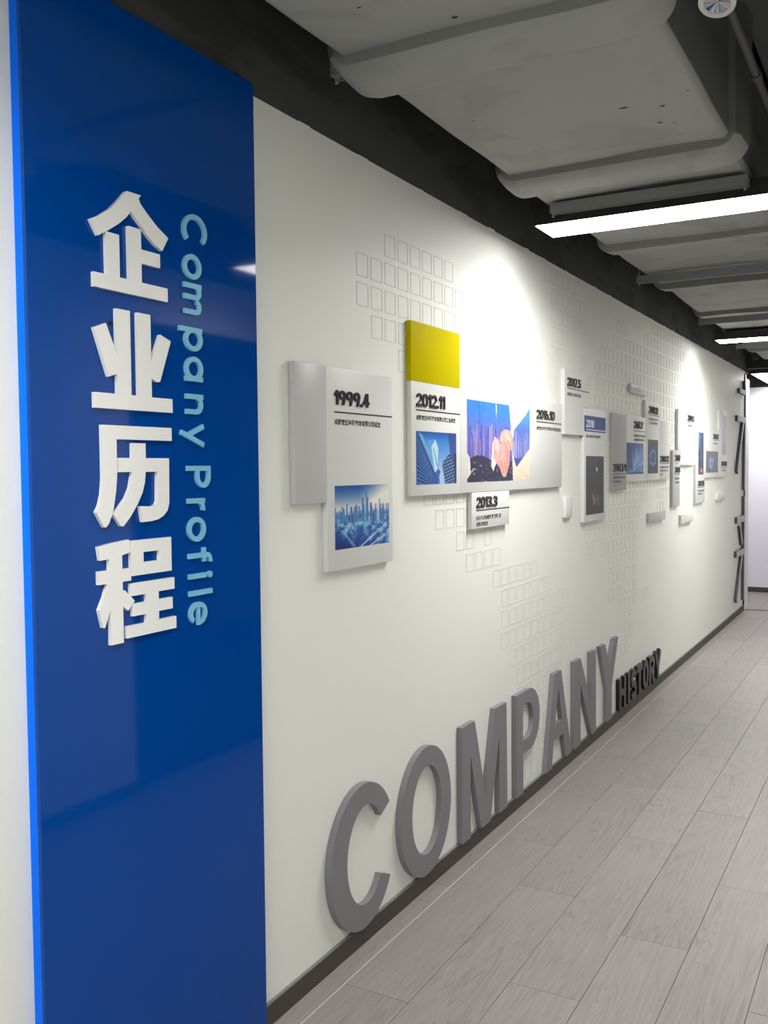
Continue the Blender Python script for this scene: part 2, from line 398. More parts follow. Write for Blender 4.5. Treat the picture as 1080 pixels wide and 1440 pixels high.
def tile_bm(bm, u, v, S=.0715, wd=.0023, t=.0009):
    o = rect(u, u + S, v - S, v); i = rect(u + wd, u + S - wd, v - S + wd, v - wd)
    for k in range(4):
        k2 = (k + 1) % 4
        q = [bm.verts.new((t, *p)) for p in (o[k], o[k2], i[k2], i[k])]; bm.faces.new(q)
        a = [bm.verts.new((-.0005, *p)) for p in (o[k], o[k2])]; bm.faces.new((a[0], a[1], q[1], q[0]))
        a = [bm.verts.new((-.0005, *p)) for p in (i[k], i[k2])]; bm.faces.new((a[1], a[0], q[3], q[2]))
tb = bmesh.new(); tile_bm(tb, 0, 0); tme = bpy.data.meshes.new('relief_square'); tb.to_mesh(tme); tb.free(); tme.materials.append(M['relief'])
far = bmesh.new(); hid = 0
cells = [(c, r) for r, rs in rows.items() for a, b in rs for c in range(a, b + 1)]
cells.sort()
for n, (c, r) in enumerate(cells):
    u, v = 2.535 + .0905 * c, 2.261 - .0912 * r
    if v > ZT - .005: continue
    if n < 280:
        o = bpy.data.objects.new('relief_square', tme); COL.objects.link(o); o.parent = wl; o.location = (0, u, v)
    else: tile_bm(far, u, v)
tag(link('relief_squares', far, M['relief'], wl), kind='stuff')

# ---------------------------------------------------------------- blue sign panel with its characters
sp = empty('sign_panel', (0, 1.62, 0), 'tall glossy deep blue acrylic sign panel standing against the white wall', 'sign panel')
link('face', bx(.022, .0315, 1.2562, 1.979, .004, 2.4767, bev=.0012), M['blue'], sp)
bm = bmesh.new()
for y_, z_ in ((1.469, 1.809),): cyl(bm, (.0314, y_, z_), (.0322, y_, z_), .006, seg=18)
link('screw_cap', bm, M['void'], sp, 40)['label'] = 'small dark screw cap beside the second character'
bm = bx(.0005, .0219, 1.2569, 1.978, .006, 2.475)
link('edge', bm, M['blue_edge'], sp)['label'] = 'bright blue edge of the panel'
link('hanger_clip', bx(.004, .02, 1.925, 1.945, 2.475, 2.488), M['void'], sp)['label'] = 'small black clip on the top edge'

QI = [[(1.511,2.091),(1.553,2.092),(1.546,2.083),(1.552,2.073),(1.572,2.057),(1.602,2.036),(1.637,2.018),(1.617,1.986),(1.595,1.995),(1.572,2.010),(1.553,2.027),(1.537,2.039),(1.523,2.052),(1.510,2.037),(1.487,2.018),(1.458,1.999),(1.427,1.981),(1.407,2.010),(1.431,2.022),(1.461,2.042),(1.484,2.063),(1.500,2.080),(1.508,2.089)],
 [(1.449,1.994),(1.486,1.994),(1.486,1.906),(1.514,1.906),(1.514,2.019),(1.551,2.019),(1.551,1.977),(1.609,1.977),(1.609,1.947),(1.551,1.947),(1.551,1.906),(1.632,1.906),(1.632,1.876),(1.413,1.876),(1.413,1.906),(1.449,1.906)]]
YE_ = [[(1.473,1.840),(1.513,1.840),(1.513,1.662),(1.535,1.662),(1.535,1.840),(1.575,1.840),(1.575,1.738),(1.605,1.801),(1.639,1.790),(1.602,1.697),(1.592,1.695),(1.575,1.702),(1.575,1.661),(1.641,1.661),(1.641,1.630),(1.408,1.630),(1.408,1.662),(1.473,1.662),(1.473,1.704),(1.448,1.696),(1.410,1.793),(1.443,1.806),(1.473,1.744)]]
LI = [[(1.426,1.596),(1.636,1.596),(1.636,1.567),(1.466,1.567),(1.466,1.493),(1.462,1.458),(1.452,1.414),(1.440,1.392),(1.432,1.384),(1.426,1.384),(1.405,1.416),(1.414,1.429),(1.422,1.453),(1.426,1.486)],
 [(1.512,1.560),(1.552,1.560),(1.552,1.528),(1.626,1.528),(1.624,1.427),(1.618,1.411),(1.605,1.400),(1.588,1.393),(1.567,1.390),(1.539,1.389),(1.532,1.424),(1.568,1.422),(1.581,1.426),(1.586,1.434),(1.588,1.498),(1.551,1.498),(1.548,1.475),(1.540,1.453),(1.524,1.428),(1.503,1.403),(1.481,1.383),(1.474,1.384),(1.452,1.410),(1.470,1.424),(1.490,1.443),(1.503,1.465),(1.511,1.498),(1.470,1.498),(1.470,1.528),(1.512,1.528)]]
CH = [[(1.408,1.345),(1.448,1.350),(1.496,1.354),(1.501,1.327),(1.475,1.322),(1.475,1.293),(1.500,1.293),(1.500,1.266),(1.475,1.266),(1.475,1.247),(1.481,1.247),(1.510,1.221),(1.490,1.202),(1.475,1.213),(1.475,1.136),(1.439,1.136),(1.439,1.210),(1.422,1.175),(1.417,1.176),(1.407,1.214),(1.421,1.238),(1.432,1.266),(1.408,1.266),(1.408,1.294),(1.438,1.294),(1.438,1.317),(1.413,1.316)],
 [(1.502,1.351),(1.628,1.351),(1.628,1.275),(1.502,1.275)],
 [(1.499,1.259),(1.636,1.259),(1.636,1.233),(1.584,1.233),(1.584,1.215),(1.629,1.215),(1.629,1.189),(1.584,1.189),(1.584,1.170),(1.640,1.170),(1.640,1.143),(1.486,1.143),(1.486,1.169),(1.545,1.169),(1.545,1.188),(1.504,1.188),(1.504,1.215),(1.546,1.215),(1.546,1.232),(1.499,1.232)]]
TF = .0316
def letter(name, polys, m, t0, t1, label, cat, group, holes=(), smooth=35):
    bm = prism(bmesh.new(), polys, t0, t1, holes, side=1 if isinstance(m, list) else 0)
    us = [q[0] for p in polys for q in p]; vv = [q[1] for p in polys for q in p]
    o = link(name, bm, m, None, smooth, origin=(t0, (min(us) + max(us)) / 2, min(vv)))
    return tag(o, label, cat, group)
hz = 'white raised Chinese characters on the blue panel'
for polys, hl, ch, wh in ((QI, (), '企', 'topmost'), (YE_, (), '业', 'second from top'), (LI, (), '历', 'third from top'), (CH, [[(1.539,1.324),(1.589,1.324),(1.589,1.302),(1.539,1.302)]], '程', 'lowest')):
    kf = (1.5 - .0405) / (1.5 - .045); sc = lambda u, v: (u * kf, 1.5 + (v - 1.5) * kf)     # outlines were measured on the plane x = .045
    polys, hl = fit(polys, sc), fit(hl, sc)
    letter('raised_character', polys, M['acrylic'], TF, .0405, f'large white raised Chinese character {ch}, {wh} of four on the blue panel', 'character', hz, hl)

# pale blue latin lettering, turned a quarter clockwise: a runs down, b runs to the right
X, CAP, SW = .060, .082, .0118
def arch(a, wd): return [rect(a, a + SW, 0, X - .025)] and (band(a + wd / 2, X - wd / 2 - .001, wd / 2, wd / 2, SW, SW * .95, 0, 180, 16) + [rect(a + wd - SW, a + wd, 0, X - wd / 2)])
def lat(ch):
    if ch == 'C': return band(.038, .041, .038, .0425, SW, SW, 48, 312)
    if ch == 'o': return band(.029, .030, .029, .0315, SW, SW)
    if ch == 'm': return [rect(0, SW, 0, X)] + arch(.002, .036) + arch(.036, .036)
    if ch == 'n': return [rect(0, SW, 0, X)] + arch(.002, .045)
    if ch == 'p': return [rect(0, SW, -.019, X)] + band(.0275, .030, .0275, .0315, SW, SW)
    if ch == 'a': return [rect(.046, .046 + SW, 0, X)] + band(.0285, .030, .0285, .0315, SW, SW)
    if ch == 'y': return [seg(.005, X, .029, -.001, SW), seg(.049, X, .0205, -.019, SW)]
    if ch == 'P': return [rect(0, SW, 0, CAP), rect(0, .026, CAP - SW, CAP), rect(0, .026, .030, .030 + SW)] + band(.026, .056, .026, .026, SW, SW, -90, 90)
    if ch == 'r': return [rect(0, SW, 0, X)] + band(.026, X - .024, .024, .024, SW, SW, 80, 180)
    if ch == 'f': return [rect(.012, .012 + SW, 0, CAP - .018), rect(0, .034, X - .0105, X)] + band(.031, CAP - .0185, .019, .019, SW, SW, 70, 180)
    if ch == 'i': return [rect(0, SW, 0, X), ell(SW / 2, CAP - .007, .0078, .0078, n=16)]
    if ch == 'l': return [rect(0, SW, 0, CAP)]
    if ch == 'e': return band(.0275, .030, .0275, .0315, SW, SW, 0, 318) + [rect(.006, .055, .026, .026 + SW * .8)]
lt = 'pale blue letters running down the blue panel'
seq = [('C', 2.094, 'first from the top'), ('o', 2.001, 'above the m'), ('m', 1.934, 'third from the top'), ('p', 1.832, 'above the a'), ('a', 1.765, 'below the p'), ('n', 1.678, 'above the y'), ('y', 1.609, 'just above the gap'),
       ('P', 1.511, 'just below the gap'), ('r', 1.435, 'below the capital P'), ('o', 1.391, 'above the f'), ('f', 1.318, 'below the lower o'), ('i', 1.258, 'with its dot'), ('l', 1.218, 'a plain bar'), ('e', 1.191, 'lowest of the column')]
for ch, z0, wh in seq:
    pol = fit(lat(ch), lambda a, b: (1.696 + b, z0 - a))
    letter('raised_letter', pol, M['pale_blue'], TF, .0385, f'small pale blue raised letter {ch} turned sideways on the blue panel, {wh}', 'letter', lt)

# ---------------------------------------------------------------- COMPANY HISTORY standing on the baseboard
Z0, Z1 = .0608, .511
comp = {
 'C': ([ell(2.512, .2885, .197, .229, 33, 328, 44) + ell(2.525, .2905, .116, .157, 36, 322, 44)[::-1]], []),
 'O': ([ell(2.9535, .2895, .198, .2295, n=60)], [ell(2.955, .2925, .1165, .158, n=60)]),
 'M': ([[(3.252,Z0),(3.332,Z0),(3.332,.385),(3.437,Z0),(3.530,Z0),(3.626,.388),(3.626,Z0),(3.716,Z0),(3.708,Z1),(3.580,Z1),(3.483,.175),(3.374,Z1),(3.252,Z1)]], []),
 'P': ([[(3.82,Z0),(3.905,Z0),(3.905,.236)] + ell(3.985, .3735, .133, .1375, -90, 90, 24) + [(3.82,Z1)]], [[(3.903,.295)] + ell(3.965, .3735, .07, .0785, -90, 90, 18) + [(3.903,.452)]]),
 'A': ([[(4.203,Z0),(4.287,Z0),(4.312,.188),(4.458,.188),(4.497,Z0),(4.587,Z0),(4.425,Z1),(4.322,Z1)]], [[(4.331,.262),(4.441,.262),(4.386,.43)]]),
 'N': ([[(4.634,Z0),(4.739,Z0),(4.739,.375),(4.936,Z0),(5.014,Z0),(5.010,Z1),(4.921,Z1),(4.921,.24),(4.738,Z1),(4.634,Z1)]], []),
 'Y': ([[(5.222,Z0),(5.327,Z0),(5.327,.246),(5.459,Z1),(5.372,Z1),(5.283,.375),(5.187,Z1),(5.088,Z1),(5.222,.246)]], [])}
for ch, (pol, hol) in comp.items():
    letter('standing_letter', pol, M['grey'], .0006, .0226, f'big grey painted letter {ch} standing along the dark baseboard', 'letter', 'big grey letters along the baseboard', hol)
H0, H1, hs = .0612, .247, .046
def hist(ch, a, b):
    w_ = b - a; h = H1 - H0
    if ch == 'H': P = [rect(0, hs, 0, h), rect(w_ - hs, w_, 0, h), rect(0, w_, h * .42, h * .42 + hs * .9)]
    if ch == 'I': P = [rect(0, w_, 0, h)]
    if ch == 'T': P = [rect(0, w_, h - hs * .9, h), rect(w_ / 2 - hs / 2, w_ / 2 + hs / 2, 0, h)]
    if ch == 'O': P = band(w_ / 2, h / 2, w_ / 2, h / 2 + .002, hs, hs * .85)
    if ch == 'R': P = [rect(0, hs, 0, h), rect(0, w_ * .5, h - hs * .85, h), rect(0, w_ * .55, h * .4, h * .4 + hs * .8), seg(w_ * .5, h * .45, w_ - hs * .5, 0, hs)] + band(w_ * .5, h * .7, w_ * .47, h * .3, hs, hs * .85, -90, 90)
    if ch == 'Y': P = [seg(hs * .45, h, w_ / 2, h * .36, hs * .95), seg(w_ - hs * .45, h, w_ / 2, h * .36, hs * .95), rect(w_ / 2 - hs / 2, w_ / 2 + hs / 2, 0, h * .45)]
    if ch == 'S':
        r = (w_ - hs) / 2; q = h / 4 - hs * .2
        P = [ribbon(ell(w_ / 2, h * .75 - hs * .2, r, q, 15, 270, 20)[:-1] + ell(w_ / 2, h * .25 + hs * .2, r, q, 90, -165, 20), hs * .92)]
    return fit(P, lambda x, y: (a + x, H0 + y))
for ch, a, b in (('H', 5.49, 5.64), ('I', 5.682, 5.735), ('S', 5.76, 5.895), ('T', 5.905, 6.04), ('O', 6.06, 6.205), ('R', 6.225, 6.38), ('Y', 6.385, 6.56)):
    letter('standing_letter', hist(ch, a, b), M['black'], .0006, .0226, f'small black raised letter {ch} at the end of the lettering by the baseboard', 'letter', 'small black letters along the baseboard')

# ---------------------------------------------------------------- printed pictures (painted into generated images)
def canvas(w_, h_):
    y, x = np.mgrid[0:h_, 0:w_]; return (x + .5) / w_, (y + .5) / h_          # y up
def mixc(a, b, t): t = np.clip(t, 0, 1)[..., None]; return np.asarray(a, float) * (1 - t) + np.asarray(b, float) * t
def pmask(X_, Y_, p):
    c = np.zeros(X_.shape, bool)
    for i in range(len(p)):
        (x1, y1), (x2, y2) = p[i], p[i - 1]
        if y1 == y2: continue
        c ^= ((y1 > Y_) != (y2 > Y_)) & (X_ < (x2 - x1) * (Y_ - y1) / (y2 - y1) + x1)
    return c
def fill(I, m, c, a=1.): I[m] = I[m] * (1 - a) + np.asarray(c, float) * a
rng = np.random.default_rng(5)
def blot(w_, h_, n):
    g = rng.random((n, n)); xi = np.linspace(0, n - 1.001, w_); yi = np.linspace(0, n - 1.001, h_)
    x0 = xi.astype(int); y0 = yi.astype(int); fx = (xi - x0)[None, :]; fy = (yi - y0)[:, None]
    return (g[y0][:, x0] * (1 - fx) + g[y0][:, x0 + 1] * fx) * (1 - fy) + (g[y0 + 1][:, x0] * (1 - fx) + g[y0 + 1][:, x0 + 1] * fx) * fy

def pic_city():
    X_, Y_ = canvas(200, 120)
    sky = mixc((232, 226, 214), (18, 78, 158), (Y_ - .58) * 2.6 - np.clip(X_ - .42, 0, 1) * 1.6)
    I = mixc(sky, (225, 222, 216), (X_ - .72) * 3 * (Y_ > .6) * .7)
    I = mixc(I, (222, 205, 208), np.exp(-((Y_ - .63) / .05) ** 2) * .8)
    fog = blot(200, 120, 14) * .6 + blot(200, 120, 40) * .4
    low = mixc((28, 78, 156), (150, 196, 214), (fog - .35) * 2.6); low = mixc(low, (14, 44, 122), (.26 - Y_) * 4 + (.3 - X_) * 1.2)
    I = np.where((Y_ < .6)[..., None], mixc(low, I, (Y_ - .5) * 8), I)
    for k in range(46):
        x = rng.random(); hgt = .58 + rng.random() * .13; wd = .006 + rng.random() * .014
        fill(I, (abs(X_ - x) < wd) & (Y_ < hgt) & (Y_ > .40), (52 + rng.random() * 40, 104 + rng.random() * 40, 176), .75)
    for x, hgt, wd in ((.555, .88, .016), (.575, .8, .022), (.49, .80, .02), (.64, .71, .018), (.81, .76, .010), (.15, .64, .016), (.28, .66, .02)):
        fill(I, (abs(X_ - x) < wd) & (Y_ < hgt) & (Y_ > .42), (50, 98, 168), .9)
        fill(I, (abs(X_ - x + wd * .5) < wd * .3) & (Y_ < hgt) & (Y_ > .42), (130, 176, 210), .6)
    for k, (a, b) in enumerate(((.36, .50), (.42, .62), (.5, .78), (.6, .98))):
        fill(I, pmask(X_, Y_, [(a, .0), (a + .05, .0), (b + .34, .34), (b + .30, .34)]), (190, 216, 232) if k % 2 else (24, 74, 158), .8)
    fill(I, pmask(X_, Y_, [(.1, .3), (.13, .3), (.36, .03), (.32, .0)]), (140, 180, 214), .6)
    return I
def pic_towers():
    X_, Y_ = canvas(160, 110)
    I = mixc((168, 190, 226), (22, 112, 200), (Y_ - .25) * 1.5 - abs(X_ - .62) * .2)
    I = mixc(I, (20, 70, 150), (Y_ - .85) * 5)
    fill(I, pmask(X_, Y_, [(.0, 1), (.05, .95), (.58, .24), (.5, 0), (0, 0)]), (24, 62, 140))
    for k in range(26):
        t = k / 25; fill(I, pmask(X_, Y_, [(.02, .98 - t * 1.0), (.02, .955 - t * 1.0), (.30 + t * .25, .35 - t * .5), (.32 + t * .25, .36 - t * .5)]) & pmask(X_, Y_, [(.0, 1), (.05, .95), (.58, .24), (.5, 0), (0, 0)]), (92, 152, 210) if k % 2 else (12, 36, 92), .7)
    fill(I, pmask(X_, Y_, [(.05, .97), (.14, .94), (.52, .28), (.44, .22)]), (112, 172, 212), .85)
    fill(I, pmask(X_, Y_, [(.26, .84), (.46, .86), (.53, .70), (.55, .0), (.45, .22)]), (98, 160, 208), .7)
    fill(I, pmask(X_, Y_, [(.36, .72), (.46, .86), (.53, .70), (.51, .28), (.44, .22)]), (182, 214, 232))
    fill(I, pmask(X_, Y_, [(.40, .70), (.415, .70), (.51, .36), (.50, .33)]), (60, 110, 170))
    fill(I, pmask(X_, Y_, [(.45, .22), (.52, .30), (.57, .0), (.44, .0)]), (30, 84, 172), .8)
    R = pmask(X_, Y_, [(.62, .40), (.82, .60), (1, .44), (1, 0), (.70, 0)]); fill(I, R, (22, 44, 92))
    g = ((X_ * 14 + Y_ * 7) % 1 > .3) & ((Y_ * 15 - X_ * 5) % 1 > .45); fill(I, R & g, (126, 170, 212), .85)
    fill(I, pmask(X_, Y_, [(.78, 1), (1, 1), (1, .3), (.84, .55)]), (44, 52, 120), .75)
    fill(I, pmask(X_, Y_, [(.94, .6), (1, .6), (1, 0), (.95, 0)]), (16, 22, 46), .8)
    return I
def pic_hands():
    X_, Y_ = canvas(220, 110)
    I = mixc((232, 224, 206), (212, 190, 168), (.45 - Y_) * 1.6)
    bl = pmask(X_, Y_, [(0, 1), (.64, 1), (.68, .55), (.70, .0), (0, 0)])
    sh = mixc((124, 104, 176), (46, 124, 214), (Y_ - .5) * 2.4); sh = mixc(sh, (60, 66, 150), (.5 - Y_) * 2)
    I[bl] = sh[bl]
    for k in range(70):
        x = rng.random() * .66; wd = .004 + rng.random() * .012; hgt = .45 + rng.random() * .28
        c = [(70, 84, 176), (140, 130, 210), (206, 160, 180), (44, 62, 150)][k % 4]
        fill(I, (abs(X_ - x) < wd) & (Y_ < hgt) & (Y_ > .24) & bl, c, .55)
    dk = bl & (Y_ < .27 + .06 * np.sin(X_ * 9)); fill(I, dk, (34, 34, 58), .92)
    fill(I, dk & (blot(220, 110, 60) > .84), (190, 180, 190), .8)
    fill(I, pmask(X_, Y_, [(.42, 1), (.44, .96), (.43, .8), (.425, .9)]), (236, 236, 240))
    fill(I, pmask(X_, Y_, [(.15, 1), (.17, 1), (.20, .6), (.18, .6)]), (30, 88, 180), .5)
    sl = pmask(X_, Y_, [(1, 1), (.93, .9), (.72, .68), (.69, .50), (.70, .34), (.76, .18), (1, .44)])
    s2 = mixc((86, 90, 178), (70, 150, 226), (Y_ - .55) * 3); s2 = mixc(s2, (40, 50, 120), (.4 - Y_) * 4); I[sl] = s2[sl]
    for k in range(26):
        x = .70 + rng.random() * .3; fill(I, sl & (abs(X_ - x) < .006) & (Y_ < .5 + rng.random() * .2) & (Y_ > .3), (176, 184, 226), .5)
    # cuff and clasped hands
    fill(I, pmask(X_, Y_, [(.41, .58), (.37, .48), (.35, .2), (.38, .13), (.43, .24), (.44, .5)]), (238, 238, 244))
    hand = (226, 160, 152)
    fill(I, pmask(X_, Y_, [(.48, .52), (.50, .62), (.57, .68), (.66, .66), (.70, .58), (.70, .40), (.62, .40), (.55, .48)]), (226, 168, 158))
    fill(I, pmask(X_, Y_, [(.39, .54), (.44, .56), (.50, .48), (.56, .54), (.60, .46), (.65, .38), (.64, .22), (.58, .05), (.53, .06), (.46, .20), (.38, .30)]), hand)
    for a in ((.60, .55, .68, .38), (.55, .52, .63, .36), (.46, .26, .51, .10), (.50, .27, .55, .09), (.55, .26, .59, .12), (.46, .46, .50, .36)):
        fill(I, pmask(X_, Y_, seg(*a, .012)), (176, 96, 96), .8)
    I[...] = I * (1 + (blot(220, 110, 36)[..., None] - .5) * .10)
    fill(I, pmask(X_, Y_, [(.40, .52), (.44, .54), (.49, .46), (.47, .36), (.41, .40)]), (244, 200, 190), .7)
    fill(I, pmask(X_, Y_, [(.58, .40), (.64, .38), (.63, .22), (.58, .10)]), (206, 128, 126), .6)
    fill(I, pmask(X_, Y_, [(.56, .60), (.60, .63), (.66, .55), (.62, .52)]), (246, 200, 186), .7)
    fill(I, pmask(X_, Y_, [(0, .36), (.04, .30), (.05, .10), (0, .04)]), (216, 200, 196))
    return I
def pic_night():
    X_, Y_ = canvas(90, 90)
    I = mixc((30, 31, 33), (52, 62, 76), (Y_ - .45) * 1.6); fill(I, X_ > .62, (20, 21, 24), .6)
    fill(I, pmask(X_, Y_, [(.55, .8), (.60, .74), (.62, .77), (.575, .70), (.54, .75)]), (70, 80, 96))
    fill(I, (abs(X_ - .60) / .05 + abs(Y_ - .77) / .04) < 1, (228, 234, 236))
    for k in range(60):
        x = .52 + rng.normal() * .12; y = .16 + abs(rng.normal()) * .1
        fill(I, (abs(X_ - x) < .012) & (abs(Y_ - y) < .02), [(186, 92, 66), (120, 62, 52), (214, 176, 150), (60, 48, 48)][k % 4], .7)
    fill(I, pmask(X_, Y_, [(.36, .34), (.40, .33), (.50, .22), (.47, .20)]), (214, 150, 120)); fill(I, (abs(X_ - .66) < .02) & (Y_ < .3) & (Y_ > .05), (110, 84, 80))
    for k in range(30): fill(I, (abs(X_ - rng.random()) < .008) & (abs(Y_ - rng.random()) < .006), (90, 98, 106), .6)
    return I
def pic_blue_skyline():
    X_, Y_ = canvas(110, 90)
    I = mixc((120, 150, 204), (26, 62, 140), (Y_ - .3) * 1.5 + (.4 - X_) * 1.2); fill(I, pmask(X_, Y_, [(0, 1), (.22, 1), (.32, .45), (.4, .0), (0, 0)]), (16, 40, 108), .8)
    for k in range(30):
        x = .1 + rng.random() * .9; fill(I, (abs(X_ - x) < .02) & (Y_ < .1 + rng.random() * .42), (60, 96, 170) if k % 3 else (132, 168, 214), .6)
    fill(I, pmask(X_, Y_, [(.55, .8), (.60, .82), (.64, .3), (.52, .3)]), (150, 184, 224), .7)
    fill(I, pmask(X_, Y_, [(0, .06), (.4, .16), (1, .42), (1, .36), (.4, .10), (0, .0)]), (150, 180, 226), .6)
    fill(I, Y_ < .06, (40, 66, 120)); return I
def pic_ring():
    X_, Y_ = canvas(80, 80); I = mixc((58, 60, 66), (74, 76, 82), Y_)
    r = np.hypot((X_ - .5) / 1.0, (Y_ - .47) / .75); a = np.exp(-((r - .27) / .05) ** 2); I = mixc(I, (84, 150, 230), a)
    an = np.arctan2(Y_ - .47, X_ - .5); fill(I, (abs(r - .33) < .04) & (np.sin(an * 9) > .5), (60, 110, 200), .7); I = mixc(I, (120, 176, 236), np.exp(-(r / .12) ** 2) * .3); return I
def pic_lights():
    X_, Y_ = canvas(40, 110); I = mixc((58, 50, 88), (44, 74, 96), Y_); b = blot(40, 110, 30); I = mixc(I, (98, 158, 206), (b - .62) * 3 * (Y_ > .3)); I = mixc(I, (150, 70, 92), (.3 - Y_) * 2.5)
    fill(I, np.hypot((X_ - .6) * .5, Y_ - .10) < .05, (236, 236, 240), .8); fill(I, (abs(X_ - .2) < .08) & (Y_ > .6), (120, 190, 220), .6); return I
def pic_palm():
    X_, Y_ = canvas(90, 80); I = mixc((96, 98, 104), (112, 114, 118), Y_)
    c = (138, 172, 240)
    fill(I, (np.hypot((X_ - .38), (Y_ - .42) * .8) < .17), c, .75); fill(I, np.hypot(X_ - .38, (Y_ - .42) * .8) < .10, (92, 112, 190), .8)
    for a in ((.30, .55, .26, .70), (.38, .58, .40, .78), (.48, .52, .60, .72), (.50, .50, .66, .62), (.42, .3, .44, .12)): fill(I, pmask(X_, Y_, seg(*a, .05)), c, .85)
    return I
def pic_pale():
    X_, Y_ = canvas(40, 90); I = mixc((176, 176, 190), (206, 206, 222), Y_ + blot(40, 90, 9) * .3)
    for k in range(5): fill(I, abs(X_ - (.15 + k * .17)) < .03, (186, 188, 202), .5)
    return I
def image_mat(name, arr):
    h_, w_ = arr.shape[:2]; im = bpy.data.images.new(name, w_, h_)
    px = np.ones((h_, w_, 4), np.float32); px[..., :3] = np.clip(arr, 0, 255) / 255; im.pixels.foreach_set(px.ravel()); im.update(); im.pack()
    m = bpy.data.materials.new(name); m.use_nodes = True; nt = m.node_tree; b = nt.nodes['Principled BSDF']
    t = nt.nodes.new('ShaderNodeTexImage'); t.image = im; nt.links.new(t.outputs[0], b.inputs['Base Color']); b.inputs['Roughness'].default_value = .4; b.inputs['Specular IOR Level'].default_value = .3
    return m
def picture(parent, arr, u0, u1, v0, v1, t, label):
    bm = bmesh.new(); vs = [bm.verts.new((t + .0004, *q)) for q in rect(u0, u1, v0, v1)]; f = bm.faces.new(vs); uv = bm.loops.layers.uv.new('uv')
    for l, c in zip(f.loops, ((0, 0), (1, 0), (1, 1), (0, 1))): l[uv].uv = c
    o = link('picture', bm, image_mat('print_' + arr.__name__, arr()), parent); o['label'] = label
    return o

# ---------------------------------------------------------------- timeline boards
T = .02
bg = 'timeline boards along the white wall'
def board(u, v, label): return empty('timeline_board', (0, u, v), label, 'board', bg)
def slab(b, name, u0, u1, v0, v1, m, label=None, t=T):
    o = link(name, bx(.0006, t, u0, u1, v0, v1, bev=.0018), m, b, 40)
    if label: o['label'] = label
    return o
def date(b, body, u, v, width, h, split=True, t=T, raise_=.0045):
    fg = figures(body, u, v, width, h)
    if split:
        for c, pol in fg: link('digit' if c.isdigit() else 'dot', prism(bmesh.new(), pol, t, t + raise_), M['black'], b, 35)
    else:
        bm = bmesh.new()
        for c, pol in fg: prism(bm, pol, t, t + raise_)
        link('date_lettering', bm, M['black'], b, 35)
def rule(b, u0, u1, v, hgt=.0045, m='ink', t=T): link('rule_line', bx(t, t + .0006, u0, u1, v - hgt / 2, v + hgt / 2), M[m], b)
def caption(b, lines, u, v, size, width=None, t=T, pitch=None):
    bm = bmesh.new()
    for i, s in enumerate(lines):
        k = text_bm(s, u, v - i * (pitch or size * 1.25), size, t, off=.0006, width=(width[i] if isinstance(width, (list, tuple)) else width))
        me = bpy.data.meshes.new('tmp'); k.to_mesh(me); k.free(); bm.from_mesh(me); bpy.data.meshes.remove(me)
    link('caption', bm, M['ink'], b)

b = board(2.44, 1.2, 'white board dated 1999.4 with a light grey side block and a blue skyline print')
slab(b, 'grey_slab', 2.160, 2.3215, 1.403, 1.798, M['board_grey'], 'light grey side block')
slab(b, 'white_slab', 2.322, 2.720, 1.199, 1.798, M['board'])
date(b, '1999.4', 2.366, 1.690, .203, .043); rule(b, 2.366, 2.719, 1.6685)
caption(b, ['成都宏远出租汽车有限公司成立'], 2.366, 1.633, .0185, .277)
picture(b, pic_city, 2.363, 2.695, 1.261, 1.451, T, 'printed blue city skyline')

b = board(3.05, 1.405, 'white board dated 2012.11 with a yellow block on top and a print of skyscrapers')
slab(b, 'yellow_block', 2.858, 3.256, 1.7985, 2.001, M['yellow'], 'yellow top block')
slab(b, 'white_slab', 2.857, 3.256, 1.4055, 1.798, M['board'])
date(b, '2012.11', 2.893, 1.713, .226, .046); rule(b, 2.892, 3.254, 1.701)
caption(b, ['成都宏远出租汽车有限公司工会成立'], 2.893, 1.669, .0178, .320)
picture(b, pic_towers, 2.891, 3.219, 1.444, 1.629, T, 'printed view up at blue glass towers')

b = board(3.85, 1.405, 'long white board dated 2016.10 with a handshake print')
slab(b, 'white_slab', 3.2565, 4.442, 1.4055, 1.803, M['board'])
picture(b, pic_hands, 3.317, 3.999, 1.445, 1.763, T, 'printed handshake over a blue city')
date(b, '2016.10', 4.086, 1.721, .243, .042); rule(b, 4.086, 4.436, 1.708)
caption(b, ['成都宏远出租汽车有限公司党支部成立'], 4.086, 1.673, .0172, .341)

b = board(3.56, 1.262, 'small white board dated 2013.3 hanging under the handshake board')
slab(b, 'white_slab', 3.360, 3.752, 1.262, 1.4045, M['board'])
date(b, '2013.3', 3.403, 1.343, .210, .044); rule(b, 3.402, 3.751, 1.3335)
caption(b, ['全资子公司成都锦胜花园酒店', '有限公司成立'], 3.402, 1.297, .0176, [.256, .118], pitch=.0245)

b = board(4.69, 1.663, 'white board dated 2017.5 right of the handshake board')
link('white_slab', prism(bmesh.new(), [[(4.485, 1.663), (4.7955, 1.663), (4.7955, 1.808), (4.890, 1.808), (4.890, 1.981), (4.485, 1.981)]], .0006, T), M['board'], b)
date(b, '2017.5', 4.524, 1.900, .213, .044); rule(b, 4.524, 4.886, 1.890)
caption(b, ['成都宏远公司换届选举'], 4.524, 1.855, .0178, .222)

